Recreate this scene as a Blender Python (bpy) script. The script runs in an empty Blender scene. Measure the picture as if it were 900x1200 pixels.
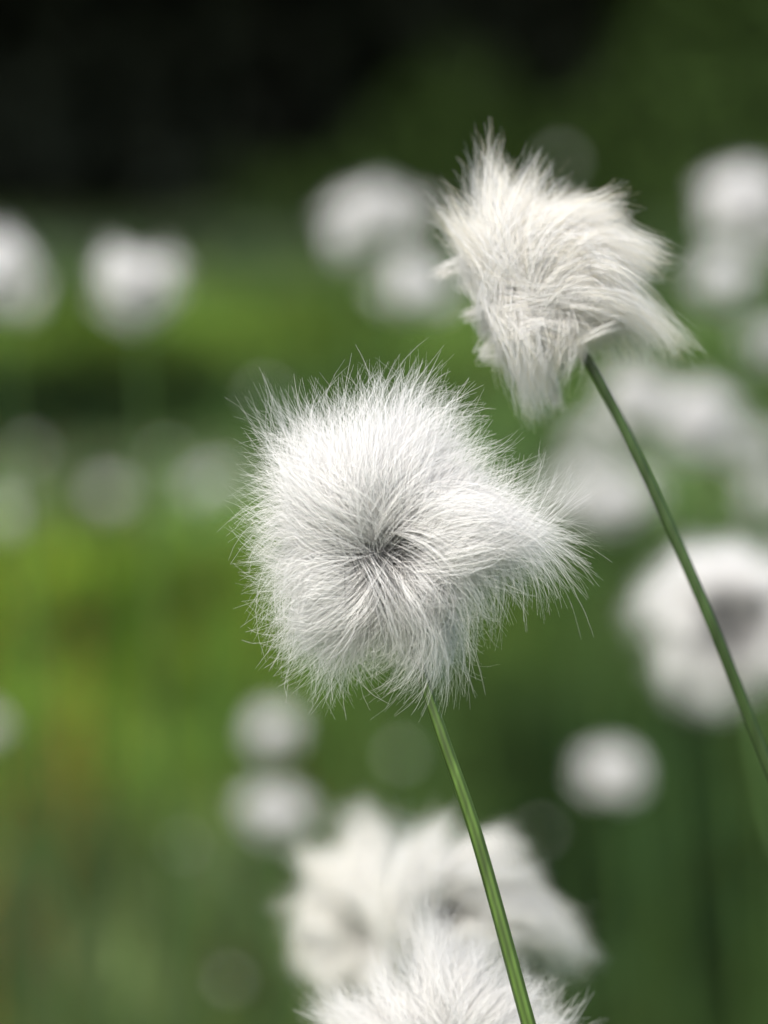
import bpy, math
import numpy as np
from mathutils import Vector
C = bpy.context.scene.collection
sc = bpy.context.scene
rng = np.random.default_rng(11)

# ---------------------------------------------------------------- camera
CAMZ = 0.58; PITCH = math.radians(5.8); D1 = 0.34
cam_d = bpy.data.cameras.new('camera'); cam = bpy.data.objects.new('camera', cam_d); C.objects.link(cam)
cam.location = (0, 0, CAMZ); cam.rotation_euler = (math.pi/2-PITCH, 0, 0)
cam_d.lens = 100; cam_d.sensor_fit = 'VERTICAL'; cam_d.sensor_height = 32; cam_d.sensor_width = 24
cam_d.clip_start = 0.01; cam_d.clip_end = 2000
cam_d.dof.use_dof = True; cam_d.dof.focus_distance = D1-.002; cam_d.dof.aperture_fstop = 11.5
sc.camera = cam
RT = np.array([1., 0, 0]); FW = np.array([0, math.cos(PITCH), -math.sin(PITCH)]); UP = np.array([0, math.sin(PITCH), math.cos(PITCH)])
CP = np.array([0, 0, CAMZ])
S = 0.24/900                                        # metres per photo pixel per metre of depth
def P(px, py, d): return CP + FW*d + RT*((px-450)*S*d) + UP*((600-py)*S*d)

# ---------------------------------------------------------------- materials
def newmat(name):
    m = bpy.data.materials.new(name); m.use_nodes = True
    nt = m.node_tree; nt.nodes.clear()
    return m, nt, nt.nodes.new('ShaderNodeOutputMaterial')
def attr_mat(name, rough=.6, trans=.35, noise_scale=0, gloss=.03):
    m, nt, out = newmat(name); N = nt.nodes; L = nt.links
    a = N.new('ShaderNodeAttribute'); a.attribute_name = 'tint'
    col = a.outputs['Color']
    if noise_scale:
        tc = N.new('ShaderNodeTexCoord'); nz = N.new('ShaderNodeTexNoise'); nz.inputs['Scale'].default_value = noise_scale
        nz.inputs['Detail'].default_value = 8
        L.new(tc.outputs['Object'], nz.inputs['Vector'])
        mr = N.new('ShaderNodeMapRange'); mr.inputs['From Min'].default_value = .3; mr.inputs['From Max'].default_value = .7
        mr.inputs['To Min'].default_value = .45; mr.inputs['To Max'].default_value = 1.5
        L.new(nz.outputs['Fac'], mr.inputs['Value'])
        mx = N.new('ShaderNodeVectorMath'); mx.operation = 'SCALE'
        L.new(col, mx.inputs[0]); L.new(mr.outputs['Result'], mx.inputs['Scale']); col = mx.outputs[0]
    d = N.new('ShaderNodeBsdfDiffuse'); L.new(col, d.inputs['Color'])
    t = N.new('ShaderNodeBsdfTranslucent'); L.new(col, t.inputs['Color'])
    mix = N.new('ShaderNodeMixShader'); mix.inputs[0].default_value = trans
    L.new(d.outputs[0], mix.inputs[1]); L.new(t.outputs[0], mix.inputs[2])
    if gloss <= 0:
        L.new(mix.outputs[0], out.inputs[0]); return m
    g = N.new('ShaderNodeBsdfGlossy'); g.inputs['Roughness'].default_value = rough; g.inputs['Color'].default_value = (1, 1, 1, 1)
    mix2 = N.new('ShaderNodeMixShader'); mix2.inputs[0].default_value = gloss
    L.new(mix.outputs[0], mix2.inputs[1]); L.new(g.outputs[0], mix2.inputs[2]); L.new(mix2.outputs[0], out.inputs[0])
    return m
M_HAIR = attr_mat('cotton_bristle', .45, .5, 0, .03)
M_SCALE = attr_mat('dark_scale', .5, .1, 900, .03)
M_GRASS = attr_mat('grass_leaf', .5, .35, 0, 0)
M_LEAF = attr_mat('woodland_leaf', .6, .2, 0, 0)
def ground_mat():
    m, nt, out = newmat('mossy_ground'); N = nt.nodes; L = nt.links
    a = N.new('ShaderNodeAttribute'); a.attribute_name = 'tint'
    tc = N.new('ShaderNodeTexCoord')
    nz = N.new('ShaderNodeTexNoise'); nz.inputs['Scale'].default_value = 9; nz.inputs['Detail'].default_value = 10
    L.new(tc.outputs['Object'], nz.inputs['Vector'])
    mr = N.new('ShaderNodeMapRange'); mr.inputs['From Min'].default_value = .3; mr.inputs['From Max'].default_value = .7
    mr.inputs['To Min'].default_value = .4; mr.inputs['To Max'].default_value = 1.4
    L.new(nz.outputs['Fac'], mr.inputs['Value'])
    mx = N.new('ShaderNodeVectorMath'); mx.operation = 'SCALE'
    L.new(a.outputs['Color'], mx.inputs[0]); L.new(mr.outputs['Result'], mx.inputs['Scale'])
    b = N.new('ShaderNodeBsdfPrincipled'); b.inputs['Roughness'].default_value = .95
    b.inputs['Specular IOR Level'].default_value = .0
    L.new(mx.outputs[0], b.inputs['Base Color'])
    bp = N.new('ShaderNodeBump'); bp.inputs['Strength'].default_value = .8; bp.inputs['Distance'].default_value = .03
    L.new(nz.outputs['Fac'], bp.inputs['Height']); L.new(bp.outputs[0], b.inputs['Normal'])
    L.new(b.outputs[0], out.inputs[0]); return m
M_GROUND = ground_mat()
def stem_mat():
    m, nt, out = newmat('green_stem'); N = nt.nodes; L = nt.links
    tc = N.new('ShaderNodeTexCoord')
    mp = N.new('ShaderNodeMapping'); mp.inputs['Scale'].default_value = (900, 900, 25)
    nz = N.new('ShaderNodeTexNoise'); nz.inputs['Scale'].default_value = 1; nz.inputs['Detail'].default_value = 6
    L.new(tc.outputs['Object'], mp.inputs[0]); L.new(mp.outputs[0], nz.inputs['Vector'])
    at = N.new('ShaderNodeAttribute'); at.attribute_name = 'tint'
    mr = N.new('ShaderNodeMapRange'); mr.inputs['From Min'].default_value = .3; mr.inputs['From Max'].default_value = .7
    mr.inputs['To Min'].default_value = .7; mr.inputs['To Max'].default_value = 1.3
    L.new(nz.outputs['Fac'], mr.inputs['Value'])
    mx = N.new('ShaderNodeVectorMath'); mx.operation = 'SCALE'
    L.new(at.outputs['Color'], mx.inputs[0]); L.new(mr.outputs['Result'], mx.inputs['Scale'])
    b = N.new('ShaderNodeBsdfPrincipled'); b.inputs['Roughness'].default_value = .5
    b.inputs['Specular IOR Level'].default_value = .25
    L.new(mx.outputs[0], b.inputs['Base Color']); L.new(b.outputs[0], out.inputs[0]); return m
M_STEM = stem_mat()

# ---------------------------------------------------------------- mesh helpers
def make_mesh(name, V, F, col, mat, smooth=True):
    me = bpy.data.meshes.new(name)
    n, (m, k) = len(V), F.shape
    me.vertices.add(n); me.vertices.foreach_set('co', np.ascontiguousarray(V, dtype=np.float32).ravel())
    me.loops.add(m*k); me.loops.foreach_set('vertex_index', np.ascontiguousarray(F, dtype=np.int32).ravel())
    me.polygons.add(m)
    me.polygons.foreach_set('loop_start', np.arange(0, m*k, k, dtype=np.int32))
    me.polygons.foreach_set('loop_total', np.full(m, k, dtype=np.int32))
    if smooth: me.polygons.foreach_set('use_smooth', np.ones(m, dtype=bool))
    me.update(calc_edges=True); me.validate()
    ca = me.color_attributes.new('tint', 'FLOAT_COLOR', 'POINT')
    cc = np.ones((n, 4), dtype=np.float32); cc[:, :3] = col
    ca.data.foreach_set('color', cc.ravel())
    me.materials.append(mat)
    return me
def link(name, me, parent=None, loc=(0, 0, 0)):
    o = bpy.data.objects.new(name, me); C.objects.link(o); o.location = loc
    if parent: o.parent = parent
    return o

def strands(Pts, rad, sides=3):
    N, K, _ = Pts.shape
    T = np.gradient(Pts, axis=1); T /= np.linalg.norm(T, axis=2, keepdims=True)+1e-12
    ref = rng.normal(size=(N, 1, 3)); ref = np.repeat(ref, K, axis=1)
    A = np.cross(T, ref); A /= np.linalg.norm(A, axis=2, keepdims=True)+1e-12
    B = np.cross(T, A)
    ang = np.arange(sides)*2*math.pi/sides
    V = Pts[:, :, None, :] + rad[:, :, None, None]*(A[:, :, None, :]*np.cos(ang)[None, None, :, None]+B[:, :, None, :]*np.sin(ang)[None, None, :, None])
    idx = np.arange(N*K*sides).reshape(N, K, sides)
    a = idx[:, :-1, :]; b = np.roll(a, -1, axis=2); c = idx[:, 1:, :]; d = np.roll(c, -1, axis=2)
    F = np.stack([a, b, d, c], axis=-1).reshape(-1, 4)
    return V.reshape(-1, 3), F

def head_mesh(outline, H, n=9000, clumps=260, r=4.5e-5, swirl=(0., .25), clump=.6, e=(RT, UP, -FW), K=10,
              sag=0., fly=.04, wig=.05, spread=.16, lens=(.6, 1.03), rootcol=(.20, .20, .21), tipcol=(.97, .97, .96), warm=0., swf=None, rootlen=.12,
              cross=.10, rpow=.92, lock=.06, peaks=None, pfrac=.08, dark=None, curl=0., flylen=(.98, 1.05), frmax=7.5):
    """outline: (m,2) points in metres round the root of the bristles; peaks: pointed locks; dark: (angle, width, share) of dark lower bristles"""
    o = np.asarray(outline, float)
    th = np.arctan2(o[:, 1], o[:, 0]); R = np.hypot(o[:, 0], o[:, 1]); od = np.argsort(th); th = th[od]; R = R[od]
    thx = np.concatenate([th-2*math.pi, th, th+2*math.pi]); Rx = np.concatenate([R, R, R])
    Rf = lambda t: np.interp((t+math.pi) % (2*math.pi)-math.pi, thx, Rx)
    Rm = R.mean()
    tc = rng.uniform(-math.pi, math.pi, clumps*4); keep = rng.uniform(0, 1, clumps*4) < Rf(tc)/R.max(); tc = tc[keep][:clumps]
    nc = len(tc)
    wc = rng.uniform(-1, 1, nc); Lc = rng.uniform(lens[0], lens[1], nc)**.8
    narrow = np.ones(nc)
    if peaks is not None:
        pk = [math.atan2(y, x) for x, y in peaks]; rep = max(1, int(nc*pfrac/len(pk)))
        for i, a in enumerate(pk):
            s_ = slice(i*rep, (i+1)*rep)
            tc[s_] = a+rng.normal(0, .025, rep); Lc[s_] = rng.uniform(.98, 1.05, rep); wc[s_] = rng.uniform(-.7, .8, rep); narrow[s_] = .4
    sc_ = rng.normal(swirl[0], swirl[1], nc)
    if swf is not None: sc_ = sc_ + swf((tc+math.pi) % (2*math.pi)-math.pi)
    ph = rng.uniform(0, 6.28, (nc, 2)); off = rng.normal(0, cross*Rm, (nc, 2))
    cdir = rng.uniform(0, 6.28, nc)
    ci = rng.integers(0, nc, n)
    dth = rng.normal(0, spread, n)*np.minimum(1.5, (Rm/Rf(tc[ci])))*narrow[ci]; dw = rng.normal(0, .22, n)
    L = Lc[ci]*rng.uniform(.8, 1.04, n)
    isfly = rng.uniform(0, 1, n) < fly
    L = np.where(isfly, L*rng.uniform(flylen[0], flylen[1], n), L)
    t = np.linspace(0, 1, K)[None, :]
    cl = clump*rng.uniform(.4, 1.1, n)[:, None]
    cl = np.where(isfly[:, None], 0, cl)
    swr = (sc_[ci]+rng.normal(0, .12, n))[:, None]
    theta = tc[ci][:, None] + dth[:, None]*(1.25-cl*t**1.6) - swr*(1-t)**1.3
    w = np.clip(wc[ci], -1, 1)[:, None]+dw[:, None]*(1-.5*cl*t)
    Rt = Rf(theta[:, -1])[:, None]
    r0 = rng.uniform(.02, .12, n)[:, None]
    rad = Rt*L[:, None]*(r0+(1-r0)*t**rpow)
    dep = w*H*(.72*np.sin(math.pi*t**.72)+.34*t)*(.55+.45*L[:, None])
    a1 = rng.uniform(0, 6.28, (n, 3)); fr = rng.uniform(2.0, frmax, (n, 1))
    amp = wig*Rm*np.where(isfly, 2.0, 1.)[:, None]*t**1.4*rng.uniform(.1, 1, (n, 1))
    # hooked tips, mostly shared by the hairs of one lock; they turn sideways and a little back, hardly outward
    ca = curl*Rm*np.clip((t-.40)/.60, 0, 1)**2.0*rng.uniform(0, 1, (n, 1))**1.3*np.where(isfly, 1.4, 1.)[:, None]
    sgn = np.where(rng.uniform(0, 1, (n, 1)) < .75, np.sign(np.cos(cdir[ci]))[:, None], np.sign(rng.normal(size=(n, 1))))
    cd = theta[:, -1:]+sgn*(1.35+.9*t+rng.normal(0, .3, (n, 1)))
    cd2 = rng.uniform(0, 6.28, (n, 1))
    cph = ph[ci]; of = off[ci]+rng.normal(0, .03*Rm, (n, 2))
    x = rad*np.cos(theta)+amp*np.sin(fr*t+a1[:, :1])+lock*Rm*t*t*np.sin(2.2*t+cph[:, :1])*.7+of[:, :1]*(1-t)**1.5+ca*np.cos(cd)
    y = rad*np.sin(theta)+amp*np.sin(fr*t+a1[:, 1:2])+lock*Rm*t*t*np.sin(2.4*t+cph[:, 1:])*.7-sag*Rm*t*t+of[:, 1:]*(1-t)**1.5+ca*np.sin(cd)
    z = dep+amp*np.sin(fr*t+a1[:, 2:])+ca*.5*np.cos(cd2)
    Pts = x[..., None]*e[0]+y[..., None]*e[1]+z[..., None]*e[2]
    rr = r*rng.uniform(.5, 1.2, (n, 1))*(1.05-.85*t**1.5)
    V, F = strands(Pts, rr)
    rl = np.full((n, 1), rootlen)
    rc = np.ones((n, 1, 1))*np.array(rootcol)
    if dark is not None:
        da = np.abs((tc[ci]-dark[0]+math.pi) % (2*math.pi)-math.pi)
        isd = (da < dark[1]) & (rng.uniform(0, 1, n) < dark[2])
        rl[isd] = rng.uniform(.40, .70, (isd.sum(), 1)); rc[isd] *= .5
    f = np.clip(t*L[:, None]/rl, 0, 1)**1.6
    f = f[..., None]*np.ones(3)
    tip = np.array(tipcol)*rng.uniform(.97, 1.02, (n, 1, 1))
    wm = (rng.uniform(0, 1, (n, 1, 1)) < .3)*warm*t[..., None]
    tip = tip*(1-wm*np.array([.02, .07, .22]))
    col = rc*(1-f)+tip*f
    col = np.repeat(col[:, :, None, :], 3, axis=2).reshape(-1, 3)
    return make_mesh('bristles', V, F, np.clip(col, 0, .985), M_HAIR)

def scales_mesh(R, e, n=22, bulb=True):
    Vs, Fs, k = [], [], 0
    for i in range(n):
        a = i*2.399+rng.normal(0, .2); w = rng.uniform(.1, 1)
        d = np.cos(a)*e[0]+np.sin(a)*e[1]; s = -np.sin(a)*e[0]+np.cos(a)*e[1]
        Ln = R*rng.uniform(.7, 1.1); wd = Ln*.10
        prof = [(0, .35), (.2, .9), (.45, 1), (.75, .55), (1, .04)]
        for (u, h) in prof:
            c = d*(Ln*u*.9+R*.05)+e[2]*(w*R*.55*math.sin(u*2.2))
            for q in (-1, 0, 1):
                Vs.append(c+s*wd*h*q+e[2]*(0 if q else wd*.35*h))
        for j in range(4):
            b = k+j*3
            Fs += [(b, b+1, b+4, b+3), (b+1, b+2, b+5, b+4)]
        k += 15
    nu, nv = 14, 9
    for j in range(nv):
        v = -1+2*j/(nv-1); rr = math.sqrt(max(0, 1-v*v))*R*.34
        for i in range(nu):
            a = i*2*math.pi/nu; q = 1+.12*math.sin(5*a+3*v)
            Vs.append(e[0]*rr*q*math.cos(a)+e[1]*rr*q*math.sin(a)+e[2]*(v*R*.4-R*.15))
    for j in range(nv-1):
        for i in range(nu):
            Fs.append((k+j*nu+i, k+j*nu+(i+1) % nu, k+(j+1)*nu+(i+1) % nu, k+(j+1)*nu+i))
    V = np.array(Vs); col = np.array([.05, .05, .053])*rng.uniform(.6, 1.5, (len(V), 1))
    return make_mesh('scales', V, np.array(Fs), col, M_SCALE)

def bez(pts, n=60):
    p = np.array(pts, float); p = np.vstack([2*p[0]-p[1], p, 2*p[-1]-p[-2]])
    out = []
    m = len(p)-3
    for i in range(m):
        for t in np.linspace(0, 1, n//m, endpoint=(i == m-1)):
            a, b, c, d = p[i:i+4]
            out.append(.5*((2*b)+(-a+c)*t+(2*a-5*b+4*c-d)*t*t+(-a+3*b-3*c+d)*t**3))
    return np.array(out)
def stem_mesh(pts, r0, r1, n=60, sides=24, ridges=6, col=(.045, .10, .022)):
    p = bez(pts, n); K = len(p)
    T = np.gradient(p, axis=0); T /= np.linalg.norm(T, axis=1, keepdims=True)
    A = np.cross(T, np.array([0, 1., 0.1])); A /= np.linalg.norm(A, axis=1, keepdims=True); B = np.cross(T, A)
    V = []; cl = []
    for i in range(K):
        u = i/(K-1); r = r0+(r1-r0)*u
        for k in range(sides):
            a = 2*math.pi*k/sides; g = .5+.5*math.cos(ridges*a+.4*u)
            q = r*(1-.10*(1-g))
            V.append(p[i]+q*(A[i]*math.cos(a)+B[i]*math.sin(a)))
            cl.append(np.array(col)*(.6+.7*g))
    F = [(i*sides+k, i*sides+(k+1) % sides, (i+1)*sides+(k+1) % sides, (i+1)*sides+k) for i in range(K-1) for k in range(sides)]
    return make_mesh('stem', np.array(V), np.array(F), np.array(cl), M_STEM)

# ---------------------------------------------------------------- ground
def smooth(x, a, b):
    t = np.clip((x-a)/(b-a), 0, 1); return t*t*(3-2*t)
def gz(x, y):
    x = np.asarray(x, float); y = np.asarray(y, float)
    base = .20*smooth(y, 9, 36)+14*smooth(y, 50, 90)  # steep rise behind the wood, added to close sky gaps between leaves
    h = .018*np.sin(x*5.1+1.3*np.sin(y*2.3))*np.cos(y*3.7+x)+.03*np.sin(x*1.3+.7)*np.sin(y*1.1+.4)
    far = .03*np.sin(x*.45+2)*np.sin(y*.37+1)*smooth(y, 6, 14)
    return base+h*smooth(np.hypot(x, y), .0, 1.0)*(1-.7*smooth(y, 5, 9))+far
def G(px, py):
    d = P(px, py, 1.)-CP
    for k in range(4000):
        s = .8*1.0016**k
        q = CP+d*s
        if q[2] < gz(q[0], q[1])+(.02+.004*min(q[1], 16)): return q
    return CP+d*60
PATCH = []
def patch(px, py, hx, hy, col, st=1.):
    c = G(px, py); a = G(px, py-hy)[1]; b = G(px, py+hy)[1]
    PATCH.append((c[0], math.log(c[1]), hx*S*c[1], max(.02, .5*abs(math.log(a)-math.log(b))), np.array(col)*1.12, st))
patch(60, 290, 900, 30, (.046, .068, .038), .9)
patch(240, 380, 420, 44, (.080, .132, .020), 1)
patch(520, 335, 160, 40, (.070, .118, .026), .7)
patch(720, 300, 200, 60, (.050, .085, .030), .8)
patch(60, 462, 210, 62, (.004, .009, .004), 1)  # near-black patch in ground and grass colour only, terrain not lowered
patch(330, 460, 130, 30, (.026, .052, .016), .8)
patch(160, 562, 280, 36, (.120, .162, .092), .9)
patch(600, 560, 200, 60, (.078, .125, .048), .8)
patch(120, 705, 350, 115, (.138, .230, .020), 1)
patch(440, 690, 160, 80, (.098, .175, .024), .8)
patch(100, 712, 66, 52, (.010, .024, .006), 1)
patch(230, 672, 46, 48, (.026, .056, .008), .9)
patch(120, 880, 270, 75, (.116, .195, .028), .8)
patch(260, 800, 60, 26, (.050, .095, .014), .6)
patch(40, 960, 80, 40, (.060, .095, .030), .6)
patch(620, 850, 330, 130, (.034, .062, .019), .9)
patch(200, 1080, 420, 120, (.076, .108, .050), .9)
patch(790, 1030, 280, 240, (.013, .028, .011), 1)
patch(800, 690, 160, 80, (.034, .060, .021), .8)
def veg(x, y):
    x = np.asarray(x, float); y = np.asarray(y, float); ly = np.log(np.maximum(y, .3))
    col = np.ones(x.shape+(3,))*np.array([.064, .106, .030])
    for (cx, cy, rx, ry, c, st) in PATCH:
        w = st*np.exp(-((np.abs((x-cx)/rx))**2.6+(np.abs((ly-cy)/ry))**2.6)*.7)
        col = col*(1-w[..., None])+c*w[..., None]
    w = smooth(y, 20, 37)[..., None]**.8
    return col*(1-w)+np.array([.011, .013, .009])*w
def axis(lo, hi, n, p):
    t = np.linspace(-1, 1, n); s = np.sign(t)*np.abs(t)**p
    return np.where(s < 0, -s*lo, s*hi)
gx = axis(-400, 400, 181, 3.4); gy = axis(-60, 700, 260, 3.2)
X, Y = np.meshgrid(gx, gy); Z = gz(X, Y)
V = np.stack([X, Y, Z], -1).reshape(-1, 3)
ny, nx = X.shape; id_ = np.arange(nx*ny).reshape(ny, nx)
F = np.stack([id_[:-1, :-1], id_[:-1, 1:], id_[1:, 1:], id_[1:, :-1]], -1).reshape(-1, 4)
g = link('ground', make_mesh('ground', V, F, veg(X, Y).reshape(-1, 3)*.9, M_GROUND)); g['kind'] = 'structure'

# ---------------------------------------------------------------- grass and sedge cover
def blades(x, y, h, wd, lean, col, K=4):
    n = len(x); a = rng.uniform(0, 6.28, n); la = rng.uniform(0, 6.28, n)
    t = np.linspace(0, 1, K)[None, :]
    lx = np.cos(la)[:, None]*lean[:, None]*h[:, None]*t**2; ly = np.sin(la)[:, None]*lean[:, None]*h[:, None]*t**2
    cx = x[:, None]+lx; cy = y[:, None]+ly; cz = gz(x, y)[:, None]-.004+h[:, None]*t*(1-.3*lean[:, None]*t)
    w = wd[:, None]*(1-.9*t**1.5)
    ox = np.cos(a)[:, None]*w; oy = np.sin(a)[:, None]*w
    V = np.stack([np.stack([cx-ox, cy-oy, cz], -1), np.stack([cx+ox, cy+oy, cz], -1)], 2).reshape(-1, 3)
    idx = np.arange(n*K*2).reshape(n, K, 2)
    F = np.stack([idx[:, :-1, 0], idx[:, :-1, 1], idx[:, 1:, 1], idx[:, 1:, 0]], -1).reshape(-1, 4)
    cc = np.repeat(col, K*2, axis=0)
    return V, F, cc
n = 80000
yy = np.exp(rng.uniform(math.log(1.2), math.log(36), n)); xx = yy*rng.uniform(-.34, .34, n)
hh = (.03+.005*np.minimum(yy, 14))*rng.uniform(.5, 1.5, n); ww = (.0012+.0016*yy)*rng.uniform(.6, 1.4, n)
mott = 1+.65*np.sin(xx/yy*80+3*np.sin(np.log(yy)*9))*np.sin(np.log(yy)*26+4*xx/yy)
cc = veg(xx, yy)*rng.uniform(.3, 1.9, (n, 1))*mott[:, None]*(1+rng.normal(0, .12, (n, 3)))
n2 = 14000
x2 = rng.uniform(-1.2, 1.2, n2); y2 = rng.uniform(.1, 2.0, n2); h2 = rng.uniform(.04, .11, n2); w2 = rng.uniform(.0008, .002, n2)
c2 = veg(x2, y2)*rng.uniform(.6, 1.5, (n2, 1))
V1, F1, C1 = blades(np.r_[xx, x2], np.r_[yy, y2], np.r_[hh, h2], np.r_[ww, w2], rng.uniform(.1, .9, n+n2), np.clip(np.r_[cc, c2], 0.001, .5))
o = link('grass', make_mesh('grass', V1, F1, C1, M_GRASS)); o['kind'] = 'stuff'
n = 1000
yy = rng.uniform(1.0, 4.5, n); sx = rng.uniform(-.2, .2, n); xx = yy*sx
hh = rng.uniform(.14, .36, n); ww = rng.uniform(.0009, .0019, n)
br = (rng.uniform(0, 1, (n, 1)) < .14) & (sx[:, None] < -.02)
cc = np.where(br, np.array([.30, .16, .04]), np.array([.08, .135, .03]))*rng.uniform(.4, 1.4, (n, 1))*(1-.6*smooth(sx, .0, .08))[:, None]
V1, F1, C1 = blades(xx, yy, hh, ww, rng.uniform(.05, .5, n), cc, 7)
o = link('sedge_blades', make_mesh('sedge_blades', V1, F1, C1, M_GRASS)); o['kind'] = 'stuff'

# ---------------------------------------------------------------- dark woodland at the edge of the bog
n = 60000
yw = rng.uniform(0, 1, n)**1.3*16+36; xw = rng.uniform(-32, 32, n)
lump = 1.6*np.sin(xw*.9)+1.2*np.sin(xw*.37+1)+rng.normal(0, .6, n)
zh = rng.uniform(0, 1, n)**.7*(10+lump)
yw = np.where((zh < 3.2) & (yw < 41), yw+5, yw)                     # open underneath the crowns: deep shade
cw = np.array([.050, .062, .045])*rng.uniform(.4, 1.6, (n, 1))
s = rng.uniform(.18, .5, n)
# loose leafy undergrowth along the wood's edge, thicker to the right
m = 18000
xb = rng.uniform(-1.8, 9, m); yb = rng.uniform(33.5, 43, m)
keep = rng.uniform(0, 1, m) < .25+.75*smooth(xb, -1.5, 1.2); xb = xb[keep]; yb = yb[keep]; m = len(xb)
top = .25+.75*smooth(xb, -1.5, 1.)-.3*smooth(xb, 1.2, 2.)+2.4*smooth(xb, 2.2, 4.0)+.12*np.sin(xb*3.1)
zq = rng.uniform(0, 1, m)**1.5*top*1.8
cb = np.array([.042, .074, .020])*rng.uniform(.3, 1.6, (m, 1))*(.65+1.0*smooth(xb, 2.2, 4))[:, None]
yw = np.r_[yw, yb]; xw = np.r_[xw, xb]; zw = gz(xw, yw)+np.r_[zh, zq]; cw = np.vstack([cw, cb]); s = np.r_[s, rng.uniform(.04, .11, m)]; n = n+m
a = rng.normal(size=(n, 3)); a /= np.linalg.norm(a, axis=1, keepdims=True)
b = np.cross(a, rng.normal(size=(n, 3))); b /= np.linalg.norm(b, axis=1, keepdims=True)
c = np.stack([xw, yw, zw], -1)
V = np.stack([c-a*s[:, None], c+b*s[:, None]*.5, c+a*s[:, None], c-b*s[:, None]*.5], 1).reshape(-1, 3)
F = np.arange(n*4).reshape(n, 4)
for i in range(46):
    x0 = rng.uniform(-31, 31); y0 = rng.uniform(41, 50); r_ = rng.uniform(.12, .28); z0 = float(gz(x0, y0))-.1
    k = len(V); ring = []
    for (z, q) in ((0, 1.3), (.5, 1), (4, .8), (10, .3)):
        for j in range(8):
            ring.append((x0+r_*q*math.cos(j*.7854)+.03*z*math.sin(i), y0+r_*q*math.sin(j*.7854), z0+z))
    V = np.vstack([V, ring])
    F = np.vstack([F, [(k+m_*8+j, k+m_*8+(j+1) % 8, k+(m_+1)*8+(j+1) % 8, k+(m_+1)*8+j) for m_ in range(3) for j in range(8)]])
ca = np.repeat(cw, 4, axis=0); ca = np.vstack([ca, np.ones((len(V)-len(ca), 3))*np.array([.012, .012, .010])])
o = link('dark_woodland', make_mesh('dark_woodland', V, F, ca, M_LEAF, False)); o['kind'] = 'stuff'

# ---------------------------------------------------------------- cotton grass
def plant(label, base, stem_pts, head_me, head_c, scale_me, r0, r1, group=None, rot=None, size=1., asp=(1, 1, .88), stemcol=(.045, .09, .022)):
    b = np.array([base[0], base[1], float(gz(base[0], base[1]))-.004])
    t = bpy.data.objects.new('bog_cotton_flower', None); C.objects.link(t); t.location = b; t.empty_display_size = .02
    t['label'] = label; t['category'] = 'flower'
    t['group'] = group or 'white fluffy flowers on the bog'
    pts = [np.zeros(3)]+[np.asarray(p)-b for p in stem_pts]
    link('stem', stem_mesh(pts, r0, r1, col=stemcol), t)
    h = link('seed_head', head_me, t, Vector(np.asarray(head_c)-b))
    if rot: h.rotation_euler = rot
    h.scale = (size*asp[0], size*asp[1], size*asp[2]) if size != 1. else (1, 1, 1)
    link('scales', scale_me, h)
    return t
def out_px(pts, c, d): return [((x-c[0])*S*d, (c[1]-y)*S*d) for x, y in pts]

# main head in focus
c = (458, 654); d = D1
pl = [(680,604),(684,640),(664,678),(610,686),(580,708),(560,742),(546,814),(510,796),(470,782),(430,786),(396,816),(370,798),(335,794),(308,774),(290,748),
      (285,700),(282,620),(279,580),(281,530),(292,486),(318,460),(372,452),(420,436),(460,422),(495,410),(532,428),(555,468),(578,510),(606,543),(645,575)]
pk = [(547,822),(396,824),(495,400),(316,464),(684,648),(680,602),(335,800)]
hm = head_mesh(out_px(pl, c, d), .0100, n=18000, clumps=240, r=3.1e-5, swirl=(0, .36), clump=.80, wig=.032, spread=.19, fly=.05, K=13,
               swf=lambda t: .50*np.where(np.cos(t) < 0, 1, -1)*np.exp(-((np.sin(t)+.1)/.6)**2)-.15, rootcol=(.09, .09, .095), rootlen=.14,
               cross=.10, lock=.17, lens=(.66, 1.0), peaks=out_px(pk, c, d), pfrac=.08, dark=(-1.45, .65, .55), curl=.36, rpow=.84, flylen=(.96, 1.06), frmax=6)
hc = P(c[0], c[1], d)
plant('sharply seen fluffy white head in the middle with dark grey centre', (P(760, 600, d)[0]+.02, .36),
      [P(735, 1750, d*1.02), P(675, 1400, d*1.01), P(618, 1195, d*1.0), P(560, 985, d), P(521, 870, d), P(491, 780, d+.001), P(473, 710, d+.002), P(460, 662, d+.001)],
      hm, hc, scales_mesh(.0046, (RT, UP, -FW)), .00096, .00050, stemcol=(.056, .098, .022))

# upper right wind-blown head
c = (632, 358); d = D1*1.055
pl = [(826,412),(798,398),(768,380),(764,334),(798,295),(758,282),(736,254),(738,226),(696,222),(662,206),(630,188),(604,188),(585,186),(567,150),(556,192),(540,210),
      (514,236),(524,268),(542,300),(556,345),(560,392),(572,440),(598,466),(636,494),(656,474),(676,445),(708,424),(745,412)]
pk = [(828,412),(800,294),(567,148),(742,224),(512,234),(632,494),(640,182)]
hm = head_mesh(out_px(pl, c, d), .0086, n=13500, clumps=300, r=3.1e-5, swirl=(0, .18), clump=.78, wig=.022, spread=.17, fly=.06,
               swf=lambda t: -1.55*np.exp(-((t-.55)/1.15)**2)-.2*np.exp(-((t-2.4)/.5)**2)+.3*np.exp(-((t+2.1)/.6)**2), rootcol=(.86, .85, .82), rootlen=.08,
               warm=.9, lens=(.60, 1.03), cross=.24, rpow=.85, lock=.10, K=12, peaks=out_px(pk, c, d), pfrac=.10, curl=.16)
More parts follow.
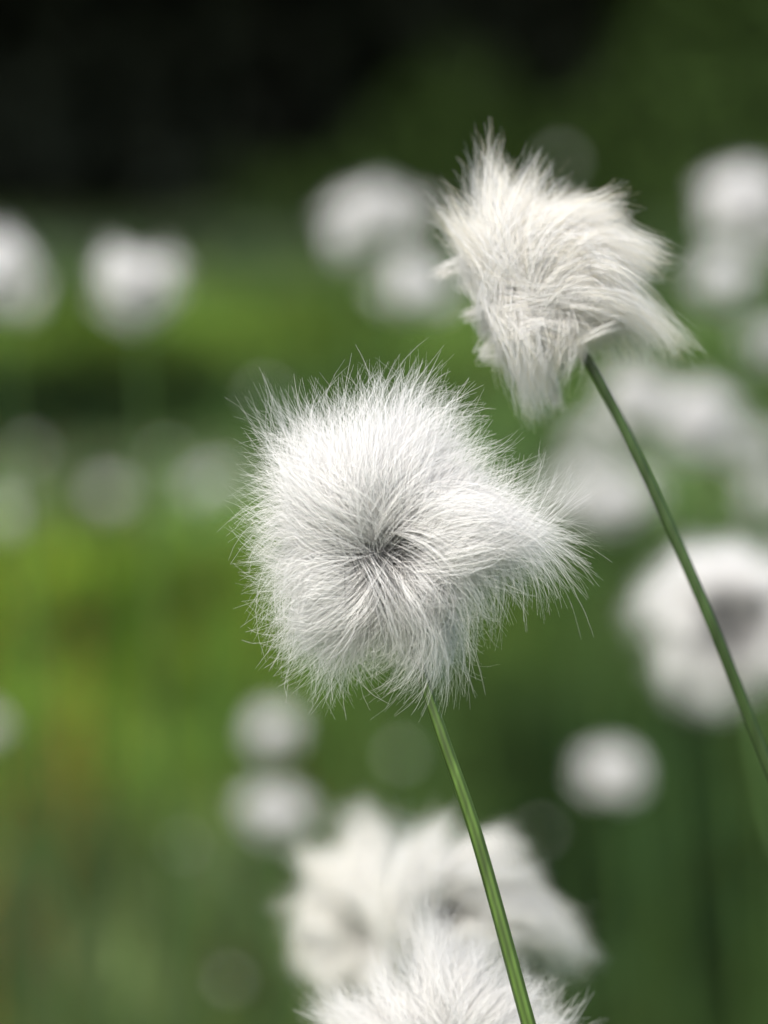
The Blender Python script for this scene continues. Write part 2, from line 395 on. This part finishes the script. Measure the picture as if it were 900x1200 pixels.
plant('wind-swept white head at upper right on a thin dark stem, pointed tufts blowing right', (P(1500, 600, d)[0], .40),
      [P(1120, 1500, d*1.03), P(980, 1100, d*1.01), P(893, 880, d*1.005), P(836, 735, d), P(782, 610, d), P(735, 510, d), P(693, 430, d), P(660, 388, d+.003), P(638, 363, d+.003)],
      hm, P(c[0], c[1], d), scales_mesh(.0012, (RT, UP, -FW)), .00078, .00050, stemcol=(.030, .056, .016))

# heads at the bottom
def fanhead(label, c, d, pl, H, n, base, stem, sc_r=.0012, pk=None, **kw):
    hm = head_mesh(out_px(pl, c, d), H, n=n, peaks=(out_px(pk, c, d) if pk else None), **kw)
    plant(label, base, stem, hm, P(c[0], c[1], d), scales_mesh(sc_r, (RT, UP, -FW)), .0009, .0006)
d = D1*1.05
fanhead('soft white head with spiky top cut by the lower edge of the photo', (520, 1250), d,
        [(710,1240),(696,1184),(668,1152),(635,1128),(606,1108),(580,1078),(555,1092),(532,1082),(505,1048),(485,1080),(460,1090),(430,1118),(398,1150),(354,1176),(346,1225),(360,1285),(420,1325),(500,1340),(600,1335),(690,1305)],
        .009, 9500, (P(640, 0, d)[0], .42), [P(600, 1700, d), P(545, 1400, d), P(522, 1260, d)], pk=[(505,1038),(580,1070),(430,1112),(352,1174),(698,1184)],
        pfrac=.14, clumps=150, r=3.3e-5, clump=.85, wig=.03, spread=.15, warm=.2, rootcol=(.85, .85, .85), rootlen=.05, cross=.10, lock=.16, curl=.28, fly=.06, K=11, lens=(.60, 1.03))
soft = dict(r=4.0e-5, clump=.85, warm=.5, tipcol=(.95, .95, .925), rootcol=(.9, .9, .88), rootlen=.06, cross=.18, lock=.16, fly=.06, curl=.24)
d = D1*1.32
fanhead('blurred white head just left of the lower stem, left one of the close pair', (425, 1105), d,
        [(492,1110),(494,1030),(478,975),(446,946),(408,944),(370,965),(346,1005),(328,1050),(324,1100),(338,1150),(368,1190),(415,1205),(465,1180)],
        .0125, 6500, (P(460, 0, d)[0], .52), [P(450, 1600, d), P(430, 1280, d), P(426, 1115, d)], swirl=(.4, .3), clumps=85, spread=.22, lens=(.62, 1.04),
        pk=[(400,934),(348,1000),(322,1075),(440,938)], pfrac=.14, **soft)
d = D1*1.22
fanhead('blurred white head crossed by the main stem, right one of the close pair, drooping right', (530, 1080), d,
        [(694,1112),(674,1080),(654,1045),(634,1014),(612,978),(580,966),(545,958),(512,946),(480,956),(452,984),(430,1020),(426,1065),(440,1110),(480,1150),(560,1165),(640,1160),(678,1142)],
        .013, 9500, (P(640, 0, d)[0], .48), [P(600, 1600, d), P(560, 1280, d), P(532, 1090, d)], swirl=(-.8, .3), clumps=120, spread=.20, lens=(.62, 1.04),
        pk=[(616,968),(700,1112),(500,936),(658,1040)], pfrac=.12, **soft)
d = D1*1.70
fanhead('large blurred white ring-shaped head at the right edge with grey middle', (856, 730), d,
        [(950,735),(945,675),(918,632),(870,616),(812,620),(770,648),(735,670),(723,715),(744,758),(774,806),(808,856),(850,860),(895,834),(940,795)],
        .009, 6500, (P(1100, 0, d)[0], .62), [P(1020, 1500, d), P(900, 950, d), P(864, 760, d+.003), P(857, 733, d+.002)], sc_r=.0045, clumps=90, r=6e-5, clump=.8,
        lens=(.62, 1.08), rootcol=(.13, .13, .13), rootlen=.34, cross=.13, lock=.16, swirl=(.2, .45), rpow=.84, curl=.25)

# farther heads: the bristles hang from the top of the stem
E2 = (np.array([1., 0, 0]), np.array([0, 1., 0]), np.array([0, 0, 1.]))
GEN = []
for i in range(5):
    a = np.linspace(0, 2*math.pi, 14, endpoint=False)
    R = .0165*(1+.20*np.sin(2*a+i)+rng.normal(0, .16, 14))
    GEN.append((head_mesh(np.stack([R*np.cos(a), R*np.sin(a)], -1), .0155, n=1800, clumps=50, r=1.6e-4, clump=.8, e=E2, K=7, sag=.0, rootcol=(.9, .9, .9), tipcol=(.985, .985, .98), lens=(.4, 1.2), cross=.28, lock=.2),
                scales_mesh(.0015, E2)))
FAR = [  # px, py, diameter px, depth ratio, label
 (-4, 320, 122, 2.6, 'blurred white head cut by the left edge, upper of the left side'),
 (156, 332, 118, 2.5, 'blurred wide white head at upper left, standing clear of its neighbours'),
 (446, 252, 92, 2.7, 'blurred white head left of the wind-swept head, upper of a touching pair'),
 (405, 282, 60, 3.0, 'small blurred head tucked against the lower left of the upper pair'),
 (487, 335, 80, 3.3, 'dim blurred head left of the wind-swept head, lower of a touching pair'),
 (872, 242, 108, 2.8, 'blurred bright head at the right edge, highest on that side'),
 (850, 325, 78, 3.4, 'dim blurred head at right just under the highest one there'),
 (908, 402, 70, 3.0, 'blurred head half cut by the right edge, beside the wind-swept pointed tufts'),
 (658, 190, 18, 6.5, 'faint grey head in the dark behind the top of the wind-swept head'),
 (750, 470, 86, 3.4, 'blurred head directly right of the thin dark stem, left end of a hazy row'),
 (820, 498, 104, 3.1, 'blurred head in the middle of the hazy row at right'),
 (882, 528, 84, 3.4, 'blurred head at the right end of the hazy row'),
 (912, 582, 74, 3.1, 'blurred head half out at the right edge, above the ring-shaped head'),
 (728, 585, 82, 3.8, 'wide hazy head touching the thin dark stem below the hazy row'),
 (672, 575, 60, 4.4, 'faint head right behind the right tip of the sharp head'),
 (715, 905, 70, 2.9, 'small round blurred head alone at lower right'),
 (322, 952, 70, 3.3, 'small blurred head at lower centre left, lower of two in a column'),
 (320, 857, 56, 3.7, 'small dim blurred head at lower centre left, upper of two in a column'),
 (248, 565, 42, 5.6, 'faint far head just left of the sharp head'),
 (128, 580, 32, 8.0, 'faint wide far head at left between two brighter specks'),
 (12, 603, 40, 5.6, 'faint far head at the left edge below the dark patch'),
 (32, 530, 20, 9.0, 'hazy far head at the left edge just under the dark patch'),
 (312, 462, 18, 7.0, 'hazy far head above the upper left corner of the sharp head'),
 (195, 535, 18, 9.5, 'tiny pale far head between the dark patch and the sharp head'),
 (470, 885, 16, 5.4, 'very faint far head just left of the main stem under the sharp head'),
 (635, 975, 14, 5.0, 'very faint far head right of the main stem above the close pair'),
 (215, 990, 12, 4.8, 'very faint far head at lower left, left of the column of two'),
 (270, 1148, 16, 4.4, 'faint head at the bottom left of the close pair'),
 (-16, 850, 34, 4.0, 'white speck of a head cut by the left edge beside bright grass'),
 (700, 520, 50, 5.2, 'faint far head in the gap between sharp head and thin dark stem'),
]
for i, (px, py, dia, rho, lab) in enumerate(FAR):
    dd = D1*rho; q = P(px, py, dd)
    hm, sm = GEN[i % 5]
    size = dia*S*dd/.033
    lean = rng.uniform(.02, .07)
    bx, by = q[0]+lean, q[1]+rng.uniform(-.02, .03)
    zg = float(gz(bx, by))
    mid = np.array([q[0]+lean*.35, q[1], zg+(q[2]-zg)*.55])
    asp = (1, 1, 1) if px == 715 else (rng.uniform(.9, 1.25), rng.uniform(.9, 1.2), rng.uniform(.72, 1))
    if px in (-4, 156): asp = (1., 1., .88)
    plant(lab, (bx, by), [mid, q+np.array([.0015, 0, -.012*size]), q], hm, q, sm, .0011, .0006,
          rot=(rng.uniform(-.3, .3), rng.uniform(-.35, .35), rng.uniform(0, 6.28)), size=size, asp=asp)

# ---------------------------------------------------------------- light: bright soft daylight
w = bpy.data.worlds.new('World'); sc.world = w; w.use_nodes = True
nt = w.node_tree; bg = nt.nodes['Background']
sky = nt.nodes.new('ShaderNodeTexSky'); sky.sky_type = 'NISHITA'; sky.sun_disc = False
EL, ROT = math.radians(50), math.radians(200)
sky.sun_elevation = EL; sky.sun_rotation = ROT
sky.dust_density = 4; sky.air_density = 1; sky.ozone_density = 1
nt.links.new(sky.outputs[0], bg.inputs[0]); bg.inputs[1].default_value = .23
sd = bpy.data.lights.new('sun', 'SUN'); sd.energy = 5; sd.angle = math.radians(35); sd.color = (1, .96, .9)
so = bpy.data.objects.new('sun', sd); C.objects.link(so)
dirv = Vector((math.sin(ROT)*math.cos(EL), math.cos(ROT)*math.cos(EL), math.sin(EL)))
so.rotation_euler = dirv.to_track_quat('Z', 'Y').to_euler()
sc.view_settings.view_transform = 'Standard'; sc.view_settings.look = 'None'; sc.view_settings.exposure = 0
